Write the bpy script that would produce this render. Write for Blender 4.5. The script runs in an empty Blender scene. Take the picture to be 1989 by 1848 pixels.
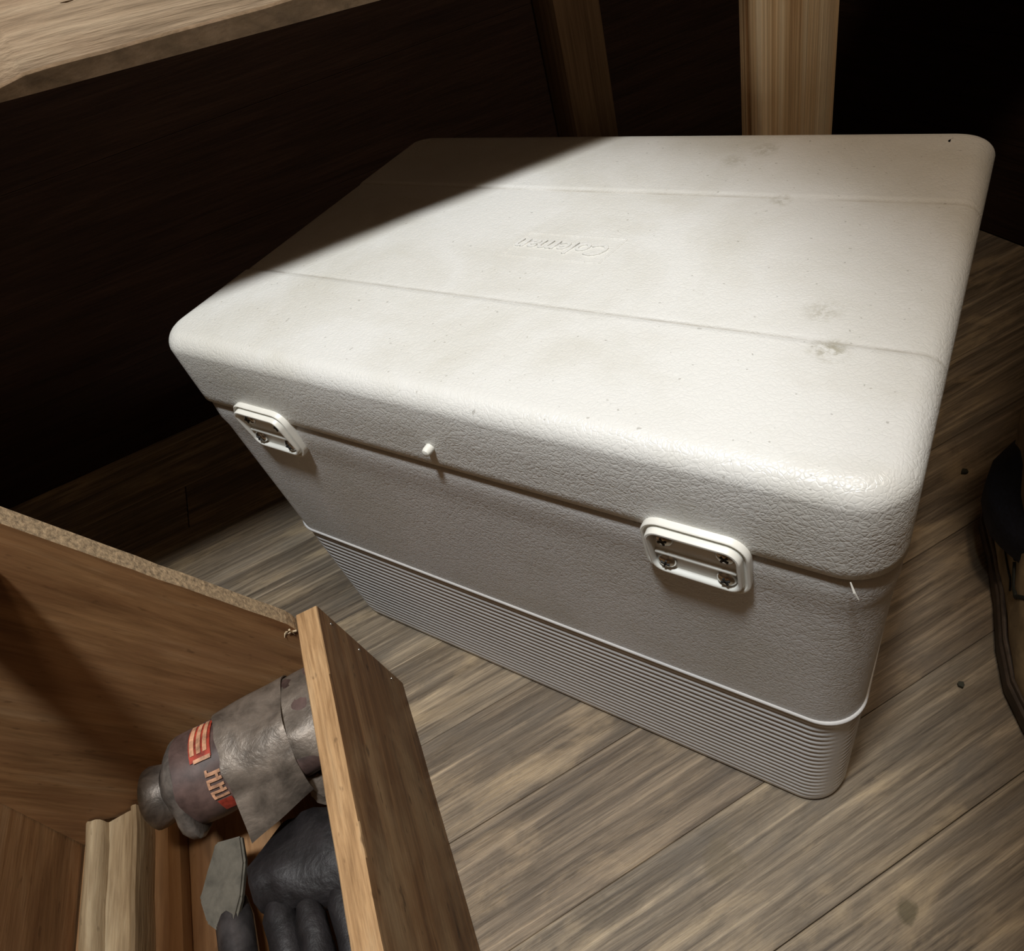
import bpy, bmesh, math, random
from mathutils import Vector, Matrix, noise
random.seed(7)
scene = bpy.context.scene
COL = scene.collection
R = math.radians
# ------------------------------------------------------------------ camera
cam_d = bpy.data.cameras.new('camera')
cam = bpy.data.objects.new('camera', cam_d)
COL.objects.link(cam)
cam.location = (0.2837, -0.4197, 0.6761)
cam.rotation_mode = 'XYZ'
cam.rotation_euler = (R(47.6092), R(12.3147), R(28.9497))
cam_d.sensor_fit = 'HORIZONTAL'
cam_d.sensor_width = 36.0
cam_d.lens = 36.0 * 1354.25 / 1989.0
cam_d.shift_x = -(1054.74 - 994.5) / 1989.0
cam_d.shift_y = (814.65 - 924.0) / 1989.0
cam_d.clip_start = 0.02
scene.camera = cam
# ------------------------------------------------------------------ world
wd = bpy.data.worlds.new('world'); scene.world = wd
wd.use_nodes = True
wd.node_tree.nodes['Background'].inputs[0].default_value = (0.9, 0.8, 0.7, 1)
wd.node_tree.nodes['Background'].inputs[1].default_value = 0.02
# ------------------------------------------------------------------ lamps of the room
def lamp(name, kind, loc, energy, col, **kw):
    d = bpy.data.lights.new(name, kind); d.energy = energy; d.color = col
    for k, v in kw.items(): setattr(d, k, v)
    o = bpy.data.objects.new(name, d); COL.objects.link(o); o.location = loc
    return o
flash = lamp('torch_light', 'SPOT', (0.20, -0.52, 1.90), 92, (0.945, 0.985, 1.0), spot_size=R(36.8), spot_blend=0.32, shadow_soft_size=0.09)
tgt = Vector((-0.12, -0.306, 0.4176))
flash.rotation_euler = (tgt - flash.location).to_track_quat('-Z', 'Y').to_euler()
bulb = lamp('bulb_light', 'POINT', (0.44, -0.28, 1.95), 23, (1.0, 0.82, 0.62), shadow_soft_size=0.10)
# ------------------------------------------------------------------ exposure
scene.view_settings.view_transform = 'Standard'
scene.view_settings.look = 'None'
scene.view_settings.exposure = 0.0
scene.view_settings.gamma = 1.0
scene.view_settings.use_curve_mapping = False

# ------------------------------------------------------------------ frames of the house and the tote
PV = Vector((math.cos(R(55)), math.sin(R(55)), 0)); NV = Vector((-PV.y, PV.x, 0)); ZV = Vector((0, 0, 1))
UV_ = Vector((math.cos(R(-37.5)), math.sin(R(-37.5)), 0)); WV = Vector((-UV_.y, UV_.x, 0))
def HP(p, n, z=0.0): return PV * p + NV * n + ZV * z

# ------------------------------------------------------------------ materials
MATS = {}
class NT:
    def __init__(s, name):
        s.m = bpy.data.materials.new(name); s.m.use_nodes = True
        s.t = s.m.node_tree; s.b = s.t.nodes['Principled BSDF']
    def n(s, typ, **kw):
        nd = s.t.nodes.new(typ)
        for k, v in kw.items():
            if k.startswith('i_'):
                key = k[2:]
                key = int(key) if key.isdigit() else key.replace('_', ' ')
                nd.inputs[key].default_value = v
            else: setattr(nd, k, v)
        return nd
    def l(s, a, b): s.t.links.new(a, b)
    def coord(s, scale=(1, 1, 1), rnd=0.0, rot=(0, 0, 0)):
        tc = s.n('ShaderNodeTexCoord'); out = tc.outputs['Object']
        if rnd:
            oi = s.n('ShaderNodeObjectInfo')
            mul = s.n('ShaderNodeMath', operation='MULTIPLY'); mul.inputs[1].default_value = rnd
            s.l(oi.outputs['Random'], mul.inputs[0])
            ad = s.n('ShaderNodeVectorMath', operation='ADD'); s.l(out, ad.inputs[0]); s.l(mul.outputs[0], ad.inputs[1]); out = ad.outputs[0]
        mp = s.n('ShaderNodeMapping'); mp.inputs['Scale'].default_value = scale; mp.inputs['Rotation'].default_value = rot
        s.l(out, mp.inputs['Vector']); return mp.outputs[0]
    def noise(s, vec, scale, detail=4, rough=0.55, dist=0.0):
        nd = s.n('ShaderNodeTexNoise'); nd.inputs['Scale'].default_value = scale; nd.inputs['Detail'].default_value = detail
        nd.inputs['Roughness'].default_value = rough; nd.inputs['Distortion'].default_value = dist
        s.l(vec, nd.inputs['Vector']); return nd.outputs['Fac']
    def ramp(s, fac, stops):
        nd = s.n('ShaderNodeValToRGB'); e = nd.color_ramp.elements
        while len(e) < len(stops): e.new(0.5)
        for el, (p, c) in zip(e, stops):
            el.position = p; el.color = (*c, 1) if len(c) == 3 else c
        s.l(fac, nd.inputs[0]); return nd.outputs[0]
    def mix(s, fac, a, b, mode='MIX'):
        nd = s.n('ShaderNodeMix', data_type='RGBA', blend_type=mode)
        for sock, v in ((nd.inputs[0], fac), (nd.inputs[6], a), (nd.inputs[7], b)):
            if hasattr(v, 'is_output') or isinstance(v, bpy.types.NodeSocket): s.l(v, sock)
            elif isinstance(v, (int, float)): sock.default_value = v
            else: sock.default_value = (*v, 1)
        return nd.outputs[2]
    def math(s, op, a, b=None):
        nd = s.n('ShaderNodeMath', operation=op)
        for i, v in enumerate((a, b)):
            if v is None: continue
            if isinstance(v, (int, float)): nd.inputs[i].default_value = v
            else: s.l(v, nd.inputs[i])
        return nd.outputs[0]
    def bump(s, h, strength, dist, prev=None):
        nd = s.n('ShaderNodeBump'); nd.inputs['Strength'].default_value = strength; nd.inputs['Distance'].default_value = dist
        s.l(h, nd.inputs['Height'])
        if prev: s.l(prev, nd.inputs['Normal'])
        return nd.outputs[0]
    def done(s, color=None, rough=0.6, normal=None, metal=0.0, spec=0.5):
        if color is not None:
            if isinstance(color, bpy.types.NodeSocket): s.l(color, s.b.inputs['Base Color'])
            else: s.b.inputs['Base Color'].default_value = (*color, 1)
        if isinstance(rough, bpy.types.NodeSocket): s.l(rough, s.b.inputs['Roughness'])
        else: s.b.inputs['Roughness'].default_value = rough
        s.b.inputs['Metallic'].default_value = metal
        s.b.inputs['Specular IOR Level'].default_value = spec
        if normal: s.l(normal, s.b.inputs['Normal'])
        return s.m

def wood(name, dark, mid, light, along=6.0, across=90.0, blotch=None, blotch_amt=0.5, bump=0.25, rough=0.7, dots=0.0, contrast=(0.30, 0.52, 0.72), spec=0.3, pale=None):
    """long grain runs along each piece's own X axis"""
    t = NT(name)
    v = t.coord((along, across, across), rnd=13.0)
    g = t.noise(v, 1.0, 6, 0.62, 0.5)
    v2 = t.coord((along * 2.2, across * 4.5, across * 4.5), rnd=7.0)
    f = t.noise(v2, 1.0, 3, 0.6, 0.2)
    col = t.ramp(g, [(contrast[0], dark), (contrast[1], mid), (contrast[2], light)])
    fr = t.ramp(f, [(0.30, (0.62, 0.60, 0.58)), (0.60, (1, 1, 1))])
    col = t.mix(0.8, col, fr, 'MULTIPLY')
    if blotch:
        vb = t.coord((9, 17, 17), rnd=5.0)
        bl = t.noise(vb, 1.0, 5, 0.6, 0.4)
        bm = t.ramp(bl, [(0.45, (0, 0, 0)), (0.66, (1, 1, 1))])
        bm2 = t.math('MULTIPLY', bm, blotch_amt)
        col = t.mix(bm2, col, blotch)
    if pale:
        vb = t.coord((5, 60, 60), rnd=23.0)
        bl = t.noise(vb, 1.0, 4, 0.6, 0.3)
        bm2 = t.math('MULTIPLY', t.ramp(bl, [(0.56, (0, 0, 0)), (0.68, (1, 1, 1))]), 0.8)
        col = t.mix(bm2, col, pale)
    if dots:
        vd = t.coord((60, 160, 160), rnd=3.0)
        dn = t.noise(vd, 1.0, 2, 0.5)
        dm = t.math('MULTIPLY', t.ramp(dn, [(0.66, (0, 0, 0)), (0.74, (1, 1, 1))]), dots)
        col = t.mix(dm, col, tuple(c * 0.35 for c in dark))
    h = t.math('ADD', g, t.math('MULTIPLY', f, 0.6))
    nrm = t.bump(h, bump, 0.004)
    return t.done(col, rough, nrm, spec=spec)

def plain(name, col, rough=0.5, metal=0.0, spec=0.5, nscale=0, var=0.3, bump=0.0, bdist=0.002):
    t = NT(name)
    if nscale:
        v = t.coord((1, 1, 1), rnd=3.0)
        n = t.noise(v, nscale, 6, 0.6, 0.3)
        c = t.ramp(n, [(0.3, tuple(x * (1 - var) for x in col)), (0.7, tuple(min(1, x * (1 + var)) for x in col))])
        nr = t.bump(n, bump, bdist) if bump else None
        return t.done(c, rough, nr, metal, spec)
    return t.done(col, rough, None, metal, spec)

def cooler_plastic(name, base, creases_and_grime=False):
    t = NT(name)
    v = t.coord()
    d = t.n('ShaderNodeTexNoise'); d.inputs['Scale'].default_value = 60; d.inputs['Detail'].default_value = 3; t.l(v, d.inputs['Vector'])
    sc = t.n('ShaderNodeVectorMath', operation='SCALE'); sc.inputs['Scale'].default_value = 0.012; t.l(d.outputs['Color'], sc.inputs[0])
    ad = t.n('ShaderNodeVectorMath', operation='ADD'); t.l(v, ad.inputs[0]); t.l(sc.outputs[0], ad.inputs[1])
    def vor(scale):
        vo = t.n('ShaderNodeTexVoronoi', feature='DISTANCE_TO_EDGE'); vo.inputs['Scale'].default_value = scale; t.l(ad.outputs[0], vo.inputs['Vector'])
        return t.ramp(vo.outputs['Distance'], [(0.0, (0, 0, 0)), (0.16, (1, 1, 1))])
    fine = vor(330); coarse = vor(150)
    big = t.noise(v, 420, 3, 0.6)
    h = t.math('ADD', t.math('MULTIPLY', fine, 0.6), t.math('ADD', t.math('MULTIPLY', coarse, 0.45), t.math('MULTIPLY', big, 0.5)))
    nrm = t.bump(h, 0.26, 0.0010)
    c = base
    m = t.noise(v, 9, 5, 0.6, 0.4)
    c = t.mix(t.ramp(m, [(0.42, (0, 0, 0)), (0.8, (1, 1, 1))]), c, tuple(x * y for x, y in zip(base, (0.82, 0.80, 0.74))))
    s1 = t.noise(v, 300, 1, 0.4)
    sp = t.ramp(s1, [(0.745, (0, 0, 0)), (0.785, (1, 1, 1))])
    c = t.mix(t.math('MULTIPLY', sp, 0.4), c, (0.20, 0.18, 0.14))
    if creases_and_grime:
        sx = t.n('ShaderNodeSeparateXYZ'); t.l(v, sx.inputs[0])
        for y0 in (-0.0908, 0.0712):      # uneven darker line along each of the two moulded creases
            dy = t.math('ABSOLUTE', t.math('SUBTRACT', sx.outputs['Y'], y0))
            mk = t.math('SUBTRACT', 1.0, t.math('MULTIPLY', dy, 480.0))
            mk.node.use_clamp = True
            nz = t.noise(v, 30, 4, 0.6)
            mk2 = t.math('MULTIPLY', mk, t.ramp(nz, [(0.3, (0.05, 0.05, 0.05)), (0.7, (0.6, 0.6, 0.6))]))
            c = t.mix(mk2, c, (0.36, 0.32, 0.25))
        for (x0, y0, rr, am) in ((0.226, -0.098, 0.014, 0.55), (0.214, -0.062, 0.014, 0.30), (0.155, 0.067, 0.010, 0.4), (0.120, 0.150, 0.016, 0.35), (0.10, 0.128, 0.014, 0.25)):
            vm = t.n('ShaderNodeVectorMath', operation='DISTANCE'); t.l(v, vm.inputs[0]); vm.inputs[1].default_value = (x0, y0, 0.4176)
            mk = t.math('SUBTRACT', 1.0, t.math('DIVIDE', vm.outputs['Value'], rr)); mk.node.use_clamp = True
            nz = t.noise(v, 150, 4, 0.7)
            mk2 = t.math('MULTIPLY', t.math('MULTIPLY', mk, t.ramp(nz, [(0.42, (0, 0, 0)), (0.58, (1, 1, 1))])), am * 1.5)
            c = t.mix(mk2, c, (0.30, 0.27, 0.17))
    return t.done(c, 0.36, nrm, spec=0.5)

M = {}
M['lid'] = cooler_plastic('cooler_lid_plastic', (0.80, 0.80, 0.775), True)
M['body'] = cooler_plastic('cooler_body_plastic', (0.68, 0.665, 0.65))  # lid's plastic again, with the shade on the body put into a greyer base
M['rib'] = plain('cooler_rib_plastic', (0.70, 0.69, 0.68), 0.4, nscale=40, var=0.06)
M['hinge'] = plain('hinge_plastic', (0.82, 0.81, 0.75), 0.32, nscale=60, var=0.05)
M['steel'] = plain('screw_steel', (0.62, 0.61, 0.58), 0.22, 1.0)
M['slot'] = plain('screw_slot', (0.02, 0.02, 0.02), 0.6)
M['seam_shade'] = plain('seam_shade_black', (0.02, 0.02, 0.02), 0.8)
def floor_wood():
    t = NT('weathered_floor_board')
    v = t.coord((3.2, 115, 115), rnd=13.0); g = t.noise(v, 1.0, 7, 0.66, 0.6)
    v2 = t.coord((14, 420, 420), rnd=7.0); f = t.noise(v2, 1.0, 3, 0.6, 0.2)
    v3 = t.coord((7, 22, 22), rnd=19.0); b = t.noise(v3, 1.0, 5, 0.62, 0.5)
    v4 = t.coord((16, 34, 34), rnd=3.0); b2 = t.noise(v4, 1.0, 5, 0.65, 0.8)
    col = t.ramp(g, [(0.30, (0.085, 0.066, 0.049)), (0.45, (0.19, 0.155, 0.117)), (0.57, (0.30, 0.25, 0.19)), (0.70, (0.52, 0.43, 0.32))])
    col = t.mix(t.math('MULTIPLY', t.ramp(b, [(0.50, (0, 0, 0)), (0.68, (1, 1, 1))]), 0.70), col, (0.155, 0.140, 0.125))
    col = t.mix(t.math('MULTIPLY', t.ramp(b, [(0.28, (1, 1, 1)), (0.46, (0, 0, 0))]), 0.8), col, (0.50, 0.40, 0.27))
    col = t.mix(t.math('MULTIPLY', t.ramp(b2, [(0.56, (0, 0, 0)), (0.72, (1, 1, 1))]), 0.45), col, (0.11, 0.088, 0.062))
    fr = t.ramp(f, [(0.28, (0.72, 0.70, 0.68)), (0.58, (1.04, 1.03, 1.0))])
    col = t.mix(0.75, col, fr, 'MULTIPLY')
    sc = t.coord((40, 300, 300), rnd=31.0, rot=(0, 0, 0.5)); sn = t.noise(sc, 1.0, 2, 0.5)
    col = t.mix(t.math('MULTIPLY', t.ramp(sn, [(0.70, (0, 0, 0)), (0.78, (1, 1, 1))]), 0.35), col, (0.42, 0.36, 0.29))
    oi = t.n('ShaderNodeObjectInfo')       # every board has a tone of its own
    tone = t.ramp(oi.outputs['Random'], [(0.0, (0.80, 0.78, 0.76)), (0.35, (1.0, 0.98, 0.94)), (0.7, (1.12, 1.09, 1.02)), (1.0, (0.92, 0.86, 0.80))])
    col = t.mix(1.0, col, tone, 'MULTIPLY')
    geo = t.n('ShaderNodeNewGeometry')     # two old spills
    for (x0, y0, rr, cc, am) in ((0.3338, -0.2324, 0.017, (0.11, 0.090, 0.045), 0.75), (0.2010, -0.2589, 0.034, (0.15, 0.115, 0.065), 0.45)):
        wob = t.noise(geo.outputs['Position'], 60, 3, 0.6)
        dd = t.n('ShaderNodeVectorMath', operation='DISTANCE'); t.l(geo.outputs['Position'], dd.inputs[0]); dd.inputs[1].default_value = (x0, y0, 0)
        d2 = t.math('ADD', t.math('DIVIDE', dd.outputs['Value'], rr), t.math('MULTIPLY', wob, 0.9))
        col = t.mix(t.math('MULTIPLY', t.ramp(d2, [(0.78, (1, 1, 1)), (0.98, (0, 0, 0))]), am), col, cc)
    v5 = t.coord((45, 1100, 1100), rnd=41.0); ff = t.noise(v5, 1.0, 4, 0.7, 0.3)
    col = t.mix(0.8, col, t.ramp(ff, [(0.32, (0.66, 0.63, 0.60)), (0.50, (0.96, 0.95, 0.94)), (0.70, (1.15, 1.13, 1.10))]), 'MULTIPLY')
    h = t.math('ADD', g, t.math('ADD', t.math('MULTIPLY', f, 0.7), t.math('MULTIPLY', ff, 0.4)))
    rg = t.math('ADD', 0.40, t.math('MULTIPLY', b, 0.3))
    return t.done(col, rg, t.bump(h, 0.3, 0.003), spec=0.4)
M['floor'] = floor_wood()
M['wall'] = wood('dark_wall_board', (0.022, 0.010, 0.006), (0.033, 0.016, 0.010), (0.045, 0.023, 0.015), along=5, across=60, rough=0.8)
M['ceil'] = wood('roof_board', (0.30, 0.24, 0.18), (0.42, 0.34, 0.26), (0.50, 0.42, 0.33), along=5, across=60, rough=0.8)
M['post'] = wood('sawn_post_wood', (0.34, 0.18, 0.075), (0.80, 0.585, 0.35), (0.90, 0.73, 0.50), along=0.8, across=70, bump=0.5, rough=0.7, contrast=(0.34, 0.47, 0.60), blotch=(0.62, 0.40, 0.21), blotch_amt=0.5)
M['stud'] = wood('stud_wood', (0.11, 0.065, 0.035), (0.19, 0.12, 0.065), (0.25, 0.17, 0.10), along=2.5, across=60)
M['plank'] = wood('rough_plank_wood', (0.17, 0.115, 0.066), (0.285, 0.205, 0.13), (0.37, 0.28, 0.185), along=9, across=95, blotch=(0.27, 0.17, 0.10), blotch_amt=0.5, bump=0.5, rough=0.75)
M['bark'] = wood('plank_edge_wood', (0.13, 0.085, 0.045), (0.23, 0.15, 0.085), (0.31, 0.21, 0.13), along=30, across=30, bump=0.4, rough=0.8)
M['tote'] = wood('stained_tote_wood', (0.075, 0.034, 0.014), (0.17, 0.086, 0.036), (0.25, 0.145, 0.068), along=4, across=50, blotch=(0.29, 0.195, 0.105), blotch_amt=0.6, bump=0.25, rough=0.5, dots=0.6, spec=0.4)
M['tote_in'] = wood('tote_panel_wood', (0.21, 0.10, 0.040), (0.36, 0.195, 0.085), (0.47, 0.29, 0.15), along=5, across=34, blotch=(0.26, 0.13, 0.058), blotch_amt=0.6, bump=0.15, rough=0.6, dots=0.4)
M['rim'] = wood('tote_rim_wood', (0.40, 0.23, 0.105), (0.58, 0.355, 0.175), (0.66, 0.44, 0.24), along=14, across=120, bump=0.3, rough=0.7, dots=0.7)
M['fibre'] = plain('panel_edge_fibre', (0.38, 0.27, 0.16), 0.85, nscale=260, var=0.55, bump=0.5)
M['pale'] = wood('pale_moulding_wood', (0.28, 0.18, 0.09), (0.44, 0.31, 0.175), (0.58, 0.44, 0.27), along=8, across=70, bump=0.25, rough=0.65, dots=0.5)
M['nail'] = plain('nail_steel', (0.55, 0.52, 0.48), 0.3, 1.0)
M['tube'] = plain('tarnished_tube_metal', (0.17, 0.15, 0.145), 0.42, 0.55, nscale=55, var=0.55, bump=0.35)
M['tubecap'] = plain('tube_cap_metal', (0.20, 0.175, 0.155), 0.42, 0.45, nscale=70, var=0.6, bump=0.5)
M['wrap'] = plain('torn_foil_wrap', (0.20, 0.165, 0.135), 0.45, 0.3, nscale=48, var=0.5, bump=0.5, bdist=0.004)
M['maroon'] = plain('label_maroon', (0.105, 0.066, 0.058), 0.5, nscale=50, var=0.6)
M['red'] = plain('label_red', (0.36, 0.045, 0.025), 0.55, nscale=120, var=0.6)
M['cream'] = plain('label_cream', (0.55, 0.29, 0.17), 0.6, nscale=120, var=0.6)
M['glove'] = plain('black_glove_leather', (0.017, 0.0145, 0.0155), 0.55, nscale=45, var=0.6, bump=0.5, bdist=0.005)
M['grey'] = plain('grey_scrap', (0.125, 0.112, 0.088), 0.6, 0.1, nscale=70, var=0.35, bump=0.3)
M['rod'] = plain('dark_rod_metal', (0.10, 0.09, 0.09), 0.32, 0.6, nscale=60, var=0.5, bump=0.2)
M['boot'] = plain('boot_suede', (0.30, 0.225, 0.13), 0.65, nscale=45, var=0.4, bump=0.35)
M['sole'] = plain('boot_sole', (0.05, 0.033, 0.022), 0.6, nscale=70, var=0.4, bump=0.3)
M['welt'] = plain('boot_midsole', (0.10, 0.075, 0.058), 0.6, nscale=120, var=0.3)
M['lace'] = plain('boot_lace', (0.018, 0.02, 0.016), 0.7)
M['jean'] = plain('navy_jeans', (0.014, 0.018, 0.036), 0.85, nscale=300, var=0.4, bump=0.3)
M['chip'] = plain('dark_chip', (0.035, 0.035, 0.022), 0.7, nscale=100, var=0.3)
M['dust'] = plain('pale_splinter', (0.62, 0.50, 0.33), 0.8)
M['wood_tool'] = M['rod']

# ------------------------------------------------------------------ helpers
def link(name, me, mat=None, parent=None, loc=None):
    o = bpy.data.objects.new(name, me); COL.objects.link(o)
    if mat:
        for m in (mat if isinstance(mat, (list, tuple)) else [mat]): me.materials.append(m)
    if parent: o.parent = parent
    if loc is not None: o.location = loc
    return o
def mesh(bm, name, smooth=None):
    bmesh.ops.recalc_face_normals(bm, faces=bm.faces)
    me = bpy.data.meshes.new(name); bm.to_mesh(me); bm.free()
    if smooth is not None:
        for p in me.polygons: p.use_smooth = True
        me.set_sharp_from_angle(angle=R(smooth))
    return me
def empty(name, loc=(0, 0, 0), rz=0.0):
    o = bpy.data.objects.new(name, None); COL.objects.link(o); o.location = loc; o.rotation_euler = (0, 0, rz)
    o.empty_display_size = 0.05
    return o
def tag(o, label=None, cat=None, group=None, kind=None):
    if label: o['label'] = label
    if cat: o['category'] = cat
    if group: o['group'] = group
    if kind: o['kind'] = kind
    return o
def box(bm, x0, x1, y0, y1, z0, z1, bev=0.0, mi=0):
    vs = [bm.verts.new(c) for c in ((x0, y0, z0), (x1, y0, z0), (x1, y1, z0), (x0, y1, z0), (x0, y0, z1), (x1, y0, z1), (x1, y1, z1), (x0, y1, z1))]
    fs = [bm.faces.new([vs[i] for i in f]) for f in ((0, 3, 2, 1), (4, 5, 6, 7), (0, 1, 5, 4), (1, 2, 6, 5), (2, 3, 7, 6), (3, 0, 4, 7))]
    for f in fs: f.material_index = mi
    if bev: bmesh.ops.bevel(bm, geom=list({e for f in fs for e in f.edges}), offset=bev, segments=2, profile=0.5, affect='EDGES')
    return vs
def rrect(w, d, r, n=14):
    pts = []
    r = max(r, 1e-4)
    for sx, sy, a0 in ((1, 1, 0), (-1, 1, 90), (-1, -1, 180), (1, -1, 270)):
        for k in range(n + 1):
            a = R(a0 + 90 * k / n)
            pts.append((sx * (w / 2 - r) + r * math.cos(a), sy * (d / 2 - r) + r * math.sin(a)))
    return pts
def loft(bm, rings, cap0=True, cap1=True, mi=0):
    rv = [[bm.verts.new(p) for p in ring] for ring in rings]
    n = len(rv[0])
    for a, b in zip(rv, rv[1:]):
        for i in range(n):
            f = bm.faces.new((a[i], a[(i + 1) % n], b[(i + 1) % n], b[i])); f.material_index = mi
    if cap0: bm.faces.new(rv[0][::-1]).material_index = mi
    if cap1: bm.faces.new(rv[-1]).material_index = mi
    return rv
def ring_at(c, ax, r1, r2, n=16, up=None):
    ax = Vector(ax).normalized()
    u = Vector(up) if up else Vector((0, 0, 1))
    if abs(ax.dot(u)) > 0.95: u = Vector((0, 1, 0))
    s = ax.cross(u).normalized(); t = s.cross(ax).normalized()
    return [Vector(c) + s * (r1 * math.cos(2 * math.pi * k / n)) + t * (r2 * math.sin(2 * math.pi * k / n)) for k in range(n)]
def tube(bm, pts, radii, n=14, flat=1.0, up=None, mi=0, caps=True):
    rings = []
    for i, p in enumerate(pts):
        a = Vector(pts[max(i - 1, 0)]); b = Vector(pts[min(i + 1, len(pts) - 1)])
        rings.append(ring_at(p, b - a, radii[i], radii[i] * flat, n, up))
    return loft(bm, rings, caps, caps, mi)
def jitter(bm, amp, scale, seed=0.0, axis=None):
    for v in bm.verts:
        d = Vector((noise.noise(v.co * scale + Vector((seed, 0, 0))), noise.noise(v.co * scale + Vector((0, seed + 9, 0))), noise.noise(v.co * scale + Vector((0, 0, seed + 21)))))
        v.co += d * amp
def prism(bm, poly, axis_fn, a0, a1, mi=0):
    """poly: list of 2D points; axis_fn(a, p) -> 3D"""
    r0 = [bm.verts.new(axis_fn(a0, p)) for p in poly]; r1 = [bm.verts.new(axis_fn(a1, p)) for p in poly]
    n = len(poly)
    for i in range(n): bm.faces.new((r0[i], r0[(i + 1) % n], r1[(i + 1) % n], r1[i])).material_index = mi
    bm.faces.new(r0[::-1]).material_index = mi; bm.faces.new(r1).material_index = mi
    return r0, r1

# ================================================================== the setting
P0, P1, N0, N1, ZC = -1.7, 0.80, -1.9, 0.66, 2.3
house = R(55)
# floor: boards that run along the house axis
bm = bmesh.new(); box(bm, P0 - .1, P1 + .1, N0 - .1, N1 + .1, -0.06, -0.019)
floor = link('floor', mesh(bm, 'floor'), M['floor']); floor.rotation_euler = (0, 0, house); tag(floor, kind='structure')
PITCH = 0.0985
seams = []
k0 = 0.112
j = -8
while True:
    n_lo = k0 - PITCH * (j + 1)
    j += 1
    n_hi = n_lo + PITCH
    if n_lo > N1: continue
    if n_hi < N0: break
    cuts = [P0]
    p = P0 + random.uniform(0.5, 1.6)
    while p < P1 - 0.25:
        cuts.append(p); p += random.uniform(1.1, 1.9)
    cuts.append(P1)
    for a, b in zip(cuts, cuts[1:]):
        bm = bmesh.new()
        L = b - a
        g = random.choice((0.00006, 0.00008, 0.00012, 0.00018))
        box(bm, -L / 2 + 0.0006, L / 2 - 0.0006, -PITCH / 2 + g, PITCH / 2 - g, -0.019, random.uniform(-0.0008, 0.0), 0.0009)
        o = link('floor_board', mesh(bm, 'floor_board'), M['floor'], floor, ((a + b) / 2, (n_lo + n_hi) / 2, 0))
def wall_boards(wall, length, height, name='wall_board', bh=0.145, mat='wall'):
    k = 0
    z = 0.0
    me = None
    while z < height - 0.02:
        h = min(bh, height - z)
        if me is None or abs(h - bh) > 1e-6:
            bm = bmesh.new(); box(bm, -length / 2, length / 2, -0.012, 0.0, 0.0002, h - 0.0002, 0.0005); me2 = mesh(bm, name)
            me2.materials.append(M[mat])
            if me is None: me = me2
        else: me2 = me
        o = bpy.data.objects.new(name, me2); COL.objects.link(o); o.parent = wall; o.location = (0, random.uniform(-0.0005, 0.0005), z)
        z += bh
def make_wall(name, centre, rz, length, mat='wall'):
    bm = bmesh.new(); box(bm, -length / 2 - .1, length / 2 + .1, 0.0, 0.08, -0.06, ZC + .05)
    w = link(name, mesh(bm, name), M[mat]); w.location = centre; w.rotation_euler = (0, 0, rz); tag(w, kind='structure')
    wall_boards(w, length, ZC, mat=mat)
    return w
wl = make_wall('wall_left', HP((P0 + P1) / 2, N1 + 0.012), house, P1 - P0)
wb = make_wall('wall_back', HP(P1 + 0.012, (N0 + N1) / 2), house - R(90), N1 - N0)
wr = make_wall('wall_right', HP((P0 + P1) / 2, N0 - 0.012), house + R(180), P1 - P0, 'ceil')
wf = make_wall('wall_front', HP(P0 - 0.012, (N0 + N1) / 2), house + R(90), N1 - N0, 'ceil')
bm = bmesh.new(); box(bm, P0 - .1, P1 + .1, N0 - .1, N1 + .1, ZC, ZC + .06)
ceil = link('ceiling', mesh(bm, 'ceiling'), M['ceil']); ceil.rotation_euler = (0, 0, house); tag(ceil, kind='structure')
bm = bmesh.new(); box(bm, -0.0195, 0.0195, N0, N1, ZC - 0.14, ZC - 0.0005, 0.002); jm = mesh(bm, 'ceiling_joist'); jm.materials.append(M['ceil'])
for i in range(8):
    o = bpy.data.objects.new('ceiling_joist', jm); COL.objects.link(o); o.parent = ceil; o.location = (P0 + 0.2 + i * 0.43, 0, 0)
# wall studs (local X runs up the stud so the grain does too)
def upright(name, p0, p1, n0, n1, z0, z1, mat, top=None, parent=None):
    """square timber standing on end; its own X axis is vertical"""
    bm = bmesh.new()
    L = z1 - z0
    vs = box(bm, 0, L, -(p1 - p0) / 2, (p1 - p0) / 2, -(n1 - n0) / 2, (n1 - n0) / 2)
    if top:
        for v in vs:
            if v.co.x > L / 2: v.co.x += top(v.co.y, v.co.z)
    bmesh.ops.bevel(bm, geom=list(bm.edges), offset=0.0018, segments=2, profile=0.5, affect='EDGES')
    o = link(name, mesh(bm, name, 40), M[mat])
    c = HP((p0 + p1) / 2, (n0 + n1) / 2, z0)
    m = Matrix((( 0, PV.x, NV.x, c.x), (0, PV.y, NV.y, c.y), (1, 0, 0, c.z), (0, 0, 0, 1)))
    m = Matrix(((0, -PV.x, NV.x, c.x), (0, -PV.y, NV.y, c.y), (1, 0, 0, c.z), (0, 0, 0, 1)))
    o.matrix_world = m
    return o
for i, pc in enumerate((-1.12, 0.327)):
    o = upright('wall_stud', pc - 0.037, pc + 0.037, 0.572, 0.6485, 0.0, ZC - 0.141, 'stud')
    mw = o.matrix_world.copy(); o.parent = wl; o.matrix_parent_inverse = Matrix.Identity(4)
    o.matrix_local = (Matrix.Translation(wl.location) @ Matrix.Rotation(house, 4, 'Z')).inverted() @ mw

# ================================================================== cooler
W, D, H, ZS, ZR, RV, RE = 0.5679, 0.3973, 0.4176, 0.3497, 0.1709, 0.031, 0.015
Y1, Y2 = -0.0908, 0.0712
cooler = empty('cooler')
tag(cooler, 'large white plastic picnic cooler with ribbed base and two hinges on wooden floor', 'cooler')
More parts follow.
